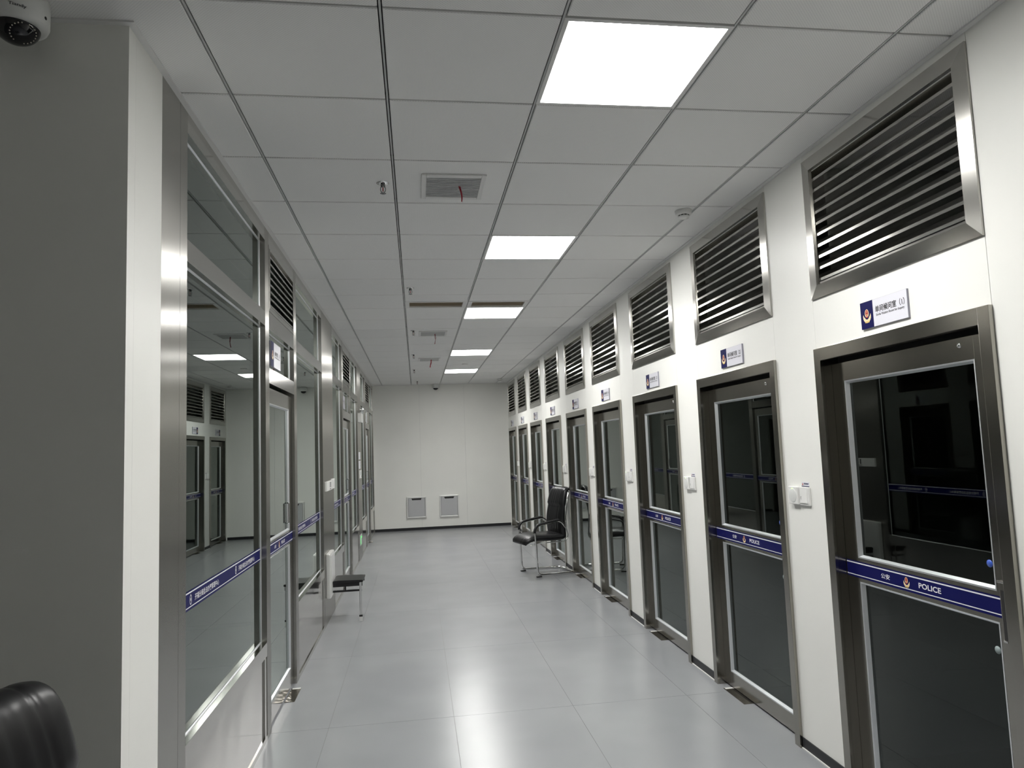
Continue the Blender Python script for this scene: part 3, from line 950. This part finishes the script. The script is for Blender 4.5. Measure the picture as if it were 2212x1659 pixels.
o = MB().lathe([(0, -.016), (.040, -.015), (.048, -.010), (.050, -.0004), (0, -.0004)], (0, 0, 0), m_wplast, 30).build('ceiling_sensor')
o.location = (.82, 11.62, ZC); tag(o, 'flat round white sensor between the two farthest lamps', 'sensor')

def dome_camera(loc, rz, sc, label, text):
    o = thing('dome_camera', loc, rz, label, 'security camera')
    o.scale = (sc, sc, sc)
    mb = MB()
    mb.lathe([(0, -.0004), (.058, -.0004), (.064, -.006), (.065, -.020), (.0645, -.062), (.061, -.071), (.052, -.076), (.046, -.076)], (0, 0, 0), m_wplast2, 48)
    mb.build('housing', o)
    R = .0475
    mb = MB(); mb.lathe([(R * math.cos(a), -.071 - R * .86 * math.sin(a)) for a in [PI / 2 * k / 10 for k in range(11)]], (0, 0, 0), m_smoke, 40)
    dome = mb.build('dome', o)
    # ring of infrared dots on the front of the dome, and the lens behind it
    d = Vector((.28, -.62, -.72)).normalized()
    a1 = d.cross(Vector((0, 0, 1))).normalized(); a2 = a1.cross(d)
    c = Vector((0, 0, -.071))
    mb = MB()
    for k in range(22):
        if k in (16, 17, 5): continue
        t = 2 * PI * k / 22
        p = d * .0405 + a1 * (.0265 * math.cos(t)) + a2 * (.0265 * math.sin(t))
        n = Vector((p.x, p.y, p.z)).normalized()
        q = Vector((n.x * R, n.y * R, n.z * R * .86)) + c + n * .0006
        if q.z > -.073: continue
        bm = bmesh.new(); bmesh.ops.create_icosphere(bm, subdivisions=1, radius=.0017)
        for v in bm.verts: v.co += q
        mb.bm(bm, m_dot, True)
    if text: mb.build('infrared_ring', dome)
    for a in (-.60, -2.35):
        m2 = MB(); m2.lathe([(0, 0), (.004, 0), (.004, .003)], (0, 0, 0), m_track_shade, 12, 'y')
        h = m2.build('screw_hole', o); h.location = (.0652 * math.cos(a), .0652 * math.sin(a), -.052); h.rotation_euler = (0, 0, a + PI / 2)
    if text:
        mb = MB(); glyphs('Tiandy', .0095, mb, m_ink, 0, 0, 0, width=.034, bold=.01)
        # wrap the lettering round the housing
        a0 = -PI / 2 - .02
        mb.v = [(.0656 * math.cos(a0 + v[0] / .065), .0656 * math.sin(a0 + v[0] / .065), -.054 + v[2]) for v in mb.v]
        mb.build_raw('lettering', o)
dome_camera((-1.158, 2.220, ZC), .5, 1.30, 'white dome security camera at the ceiling by the shaded corner wall', True)
dome_camera((.425, YF - .082, ZC), .2, 1.15, 'small dome security camera above the far wall', False)

# ------------------------------------------------------------------ covers on the far wall
def wall_cover(x0, x1, z0, z1, label):
    o = thing('wall_access_box', ((x0 + x1) / 2, YF, (z0 + z1) / 2), 0, label, 'wall box', 'silver covers on the far wall')
    hx, hz, f = (x1 - x0) / 2, (z1 - z0) / 2, .030
    mb = MB()
    for a, b, c, d in ((-hx, -hx + f, -hz, hz), (hx - f, hx, -hz, hz), (-hx + f, hx - f, -hz, -hz + f), (-hx + f, hx - f, hz - f, hz)):
        mb.box(a, b, -.040, -.0005, c, d, m_alu, .006)
    mb.build('frame', o)
    ix, iz = hx - f - .004, hz - f - .004
    s, w = .035, ix * .62
    poly = [(-ix, -iz), (ix, -iz), (ix, iz), (w, iz), (w * .86, iz - s), (-w * .86, iz - s), (-w, iz), (-ix, iz)]
    mb = MB(); mb.prism([(p[0], p[1]) for p in poly], -.036, -.030, 'y', m_boxgrey); mb.build('door_flap', o)
    MB().box(-hx + f, hx - f, -.020, -.0005, -hz + f, hz - f, m_track_shade).build('dark_recess', o)
wall_cover(-.232, .174, .250, .686, 'silver square cover near the floor of the far wall, crossed by the panel joint')
wall_cover(.443, .847, .242, .690, 'silver square cover near the floor of the far wall, closer to the doors')

# ------------------------------------------------------------------ small things on the steel partition
def card_unit():
    o = thing('card_reader', (XL, 7.325, 1.308), RZ_L, 'white access control box with two dark slots on the wide steel panel', 'wall control')
    MB().box(-.215, .215, -.022, -.0004, -.046, .046, m_wplast, .005).build('body', o)
    mb = MB()
    for x in (.03, .095): mb.box(x - .012, x + .012, -.0232, -.0218, -.018, .036, m_track_shade)
    mb.box(.01, .11, -.0232, -.0218, -.036, -.029, m_track_shade); mb.build('slots', o)
    o = thing('light_switch', (XL, 7.690, 1.315), RZ_L, 'white wall switch at the edge of the wide steel panel', 'switch')
    MB().box(-.095, .095, -.020, -.0004, -.050, .050, m_wplast, .004).build('plate', o)
    MB().box(-.06, .06, -.0225, -.0195, -.036, .036, m_wplast2, .002).build('rocker', o)
card_unit()
def fold_seat():
    o = thing('fold_down_seat', (XL, 7.270, 0), RZ_L, 'black fold-down wall seat with silver back plate and one chrome leg', 'seat')
    mb = MB(); mb.box(-.165, .165, -.046, -.0006, .250, .672, m_alu, .014); mb.box(-.150, .150, -.050, -.046, .27, .65, m_alu, .002); mb.build('back_plate', o)
    mb = MB()
    mb.prism([(-.048, .366), (-.330, .370), (-.338, .378), (-.334, .392), (-.10, .398), (-.060, .396), (-.048, .388)], -.055, .260, 'x', m_blk)
    mb.build('seat_board', o)
    mb = MB(); mb.box(.235, .251, -.330, -.050, .335, .367, m_blk, .002); mb.build('support_rail', o)
    mb = MB(); mb.box(-.048, -.032, -.330, -.050, .335, .367, m_blk, .002)
    mb.box(-.048, -.034, -.325, -.046, .285, .303, m_blk, .002); mb.box(-.047, -.036, -.175, -.160, .300, .337, m_blk)
    mb.build('support_rail', o)
    mb = MB(); mb.box(-.060, -.046, -.324, -.300, .05, .372, m_chrome, .003); mb.build('leg', o)
    mb = MB(); mb.box(-.063, -.043, -.327, -.297, .0, .05, m_alu, .002); mb.box(-.0635, -.0425, -.3275, -.2965, .045, .062, m_blk); mb.build('foot', o)
fold_seat()
def emergency_light():
    o = thing('emergency_light', (XL, 11.33, 2.17), RZ_L, 'white twin head emergency light on the steel partition', 'lamp')
    MB().box(-.135, .135, -.055, -.0006, -.070, .070, m_wplast, .004).build('body', o)
    for s in (-1, 1):
        h = MB().lathe([(0, .030), (.030, .026), (.048, .006), (.050, -.012), (.040, -.022), (0, -.026)], (s * .075, -.055, .115), m_lens, 24, 'y').build('lamp_head', o)
        MB().tube([(s * .075, -.040, .068), (s * .075, -.045, .085)], .010, m_wplast, 10).build('bracket', h)
emergency_light()
def notice(z0, z1, label):
    o = thing('notice_plate', (XL, 11.325, (z0 + z1) / 2), RZ_L, label, 'notice', 'white notices on the steel panel')
    h = (z1 - z0) / 2
    MB().box(-.13, .13, -.008, -.0006, -h, h, m_white, .002).build('plate', o)
    mb = MB()
    for k in range(4): mb.box(-.10, .10 - .02 * (k % 2), -.0086, -.0078, h * (.6 - .4 * k) - .003, h * (.6 - .4 * k) + .003, m_sgrey)
    mb.build('print', o)
notice(1.530, 1.640, 'upper white notice plate under the emergency light'); notice(1.385, 1.505, 'lower white notice plate under the emergency light')
def thermostat():
    o = thing('thermostat', (XL, 11.37, 1.300), RZ_L, 'white thermostat with dark screen below the notice plates', 'wall control')
    MB().box(-.12, .12, -.020, -.0006, -.062, .062, m_wplast, .005).build('body', o)
    MB().box(-.05, .03, -.0212, -.0195, -.012, .042, m_sgrey).build('screen', o)
    MB().box(.05, .09, -.0215, -.0195, -.045, -.025, m_track_shade).build('buttons', o)
thermostat()
def exit_sign():
    o = thing('exit_sign', (XL, 11.33, .300), RZ_L, 'small glowing green exit sign low on the steel partition', 'sign')
    MB().box(-.175, .175, -.010, -.0006, -.080, .080, m_boxgrey, .003).build('case', o)
    mb = MB()
    # running figure and arrow
    flat(mb, ellipse(-.09, .055, .014, .014, 12), -.0106, m_green)
    for p in ([(-.11, .035), (-.075, .04), (-.07, .0), (-.10, -.005)], [(-.10, 0), (-.085, 0), (-.12, -.06), (-.14, -.055)], [(-.085, 0), (-.07, .002), (-.045, -.05), (-.06, -.06)], [(-.075, .04), (-.07, .03), (-.03, .015), (-.03, .025)],
              [(.0, .03), (.09, .03), (.09, .05), (.0, .05)], [(.09, .02), (.125, .04), (.09, .06)]):
        flat(mb, p, -.0106, m_green)
    mb.build('lit_symbol', o)
exit_sign()
o = thing('light_switch', (XL, 15.03, 1.30), RZ_L, 'small white switch on the last post beside the far wall', 'switch')
MB().box(-.043, .043, -.012, -.0006, -.06, .06, m_wplast, .003).build('plate', o)
MB().box(-.028, .028, -.0145, -.0115, -.035, .035, m_wplast2, .002).build('rocker', o)

# ------------------------------------------------------------------ visitor chairs (local: faces -y, x across)
def padded(spine, half, thick, across, bow, pleat, name, parent, mt, split):
    """cushion along a spine of (y, z) points; half / thick give half width and thickness; across = columns"""
    S = [Vector((0, p[0], p[1])) for p in spine]
    n = len(S)
    ring = []
    for i, p in enumerate(S):
        d = (S[min(i + 1, n - 1)] - S[max(i - 1, 0)]).normalized()
        nrm = Vector((0, -d.z, d.y))                                     # towards the sitter's side
        if nrm.y > 0 and abs(d.z) > .7: nrm = -nrm
        if abs(d.z) <= .7 and nrm.z < 0: nrm = -nrm
        hw, th = half[i], thick[i]
        pts = []
        m_ = across
        for k in range(m_ + 1):                                          # sitter's face
            u = -1 + 2 * k / m_
            e = (1 - abs(u) ** 4) ** .5 if abs(u) < 1 else 0
            pl = pleat(u, i / (n - 1))
            pts.append(p + Vector((hw * u, 0, 0)) + nrm * (th * (.15 + .85 * e) * .62 + bow * (abs(u) ** 2) + pl))
        for k in range(m_ + 1):                                          # back face
            u = 1 - 2 * k / m_
            e = (1 - abs(u) ** 6) ** .5 if abs(u) < 1 else 0
            pts.append(p + Vector((hw * u, 0, 0)) - nrm * (th * (.15 + .85 * e) * .38 - bow * (abs(u) ** 2)))
        ring.append(pts)
    m2 = len(ring[0])
    mb = MB()
    vs = [q for r in ring for q in r]
    fs = []
    for i in range(n - 1):
        for k in range(m2):
            q = (k + 1) % m2
            fs.append((i * m2 + k, i * m2 + q, (i + 1) * m2 + q, (i + 1) * m2 + k))
    # end caps as quads strips
    m_ = across
    for base in (0, (n - 1) * m2):
        for k in range(m_):
            fs.append((base + k, base + k + 1, base + m2 - 2 - k, base + m2 - 1 - k))
    mb.add(vs, fs, mt, True)
    return mb.build(name, parent)
def spline(pts, n):
    """Catmull-Rom through tuples"""
    P = [tuple(2 * a - b for a, b in zip(pts[0], pts[1]))] + list(pts) + [tuple(2 * a - b for a, b in zip(pts[-1], pts[-2]))]
    out = []
    for i in range(n + 1):
        t = i / n * (len(pts) - 1)
        k = min(int(t), len(pts) - 2); f = t - k
        p0, p1, p2, p3 = P[k], P[k + 1], P[k + 2], P[k + 3]
        out.append(tuple(.5 * (2 * b + (c - a) * f + (2 * a - 5 * b + 4 * c - d) * f * f + (3 * b - a - 3 * c + d) * f ** 3) for a, b, c, d in zip(p0, p1, p2, p3)))
    return out
def visitor_chair(loc, rz, label):
    o = thing('visitor_chair', loc, rz, label, 'chair', 'black leather visitor chairs')
    X = .262
    # chrome sled base and arms in one bent tube
    r = .0135
    path = [(-X + .02, .165, .575), (-X, .125, .640), (-X, .07, .678), (-X, -.10, .654), (-X, -.268, .624), (-X, -.256, .40), (-X, -.245, r + .012), (-X + .012, .20, r + .004), (-X + .07, .285, r + .004)]
    left = fillet(path, {1: .03, 2: .04, 3: .05, 4: .085, 5: .05, 6: .07, 7: .05}, 7)
    right = [Vector((-p.x, p.y, p.z)) for p in reversed(left)]
    mb = MB(); mb.tube(left + right, r, m_chrome, 12)
    mb.build('chrome_base', o)
    for s in (-1, 1):
        q = [Vector((p.x if s < 0 else -p.x, p.y, p.z)) for p in left if p.z > .50 and p.y < .075]
        pad = [p + Vector((0, -.0035 if p.y < -.2 else 0, .008 if p.y > -.24 else .002)) for p in q]
        mb = MB(); mb.tube(pad, .0165, m_blk, 12); mb.build('armrest_pad', o)
        mb = MB(); mb.box(s * X - .018, s * X + .018, -.262, -.195, 0, .014, m_rubber, .004); mb.build('rubber_foot', o)
        # rail that runs under the seat and up the edge of the backrest
        rail = spline([(s * .235, -.325, .385), (s * .240, -.20, .412), (s * .242, .02, .412), (s * .243, .150, .418), (s * .243, .198, .475), (s * .246, .180, .585), (s * .246, .184, .75), (s * .234, .214, .92), (s * .205, .252, 1.03)], 44)
        mb = MB(); mb.tube(rail, .0075, m_chrome, 10); mb.build('side_rail', o)
    # seat
    sp_ = spline([(.175, .470), (.08, .452), (-.08, .455), (-.21, .462), (-.295, .452), (-.350, .424), (-.368, .392)], 30)
    half = [.236 if t < 20 else .236 - .0010 * (t - 20) ** 1.5 for t in range(31)]
    thick = [.085 + .012 * math.sin(PI * min(1, t / 22)) - (.03 * max(0, t - 25) / 5) for t in range(31)]
    def seam(u, v):
        a = abs(abs(u) - .60)
        g = -.006 * math.exp(-(a / .035) ** 2)
        g += -.004 * math.exp(-((v - .62) / .018) ** 2) if abs(u) < .60 else 0
        return g
    padded(sp_, half, thick, 36, .004, seam, 'seat', o, m_leather, 0)
    # backrest: from behind the seat up to a rolled top
    bk = spline([(.120, .440), (.165, .47), (.160, .56), (.155, .68), (.170, .82), (.196, .95), (.222, 1.025), (.250, 1.045), (.272, 1.030)], 44)
    half = []
    for t in range(45):
        v = t / 44
        w = .232 + .010 * math.sin(PI * min(1, v / .8)) - .022 * max(0, (v - .5)) / .5
        if v > .86: w -= .055 * ((v - .86) / .14) ** 2
        half.append(w)
    thick = [(.055 + .045 * math.sin(PI * min(1, (t / 44) / .55)) if t < 24 else .100 - .040 * ((t - 24) / 20)) for t in range(45)]
    def pleats(u, v):
        a = abs(abs(u) - .56)
        g = -.007 * math.exp(-(a / .03) ** 2)
        if abs(u) < .52:
            if .50 < v < .84: g += -.004 * (0.5 - .5 * math.cos(u * 2 * PI / .26)) * min(1, (v - .5) * 12) * min(1, (.84 - v) * 6)
            if .14 < v < .42: g += -.0045 * (0.5 - .5 * math.cos(u * 2 * PI / .21)) * min(1, (v - .14) * 12) * min(1, (.42 - v) * 14)
            for c in (.44, .495): g += -.004 * math.exp(-((v - c) / .008) ** 2)
        return g
    padded(bk, half, thick, 44, .006, pleats, 'backrest', o, m_leather, 0)
    return o
ch = visitor_chair((1.628, 9.215, 0), -PI / 2 + .24, 'black leather visitor chair with chrome sled base by the sliding doors')
c2 = copy_tree(ch, (-.768, 1.735, 0), 'black leather chair back showing at the near corner of the shaded wall')
c2.rotation_euler = (0, 0, PI / 2 - .25)
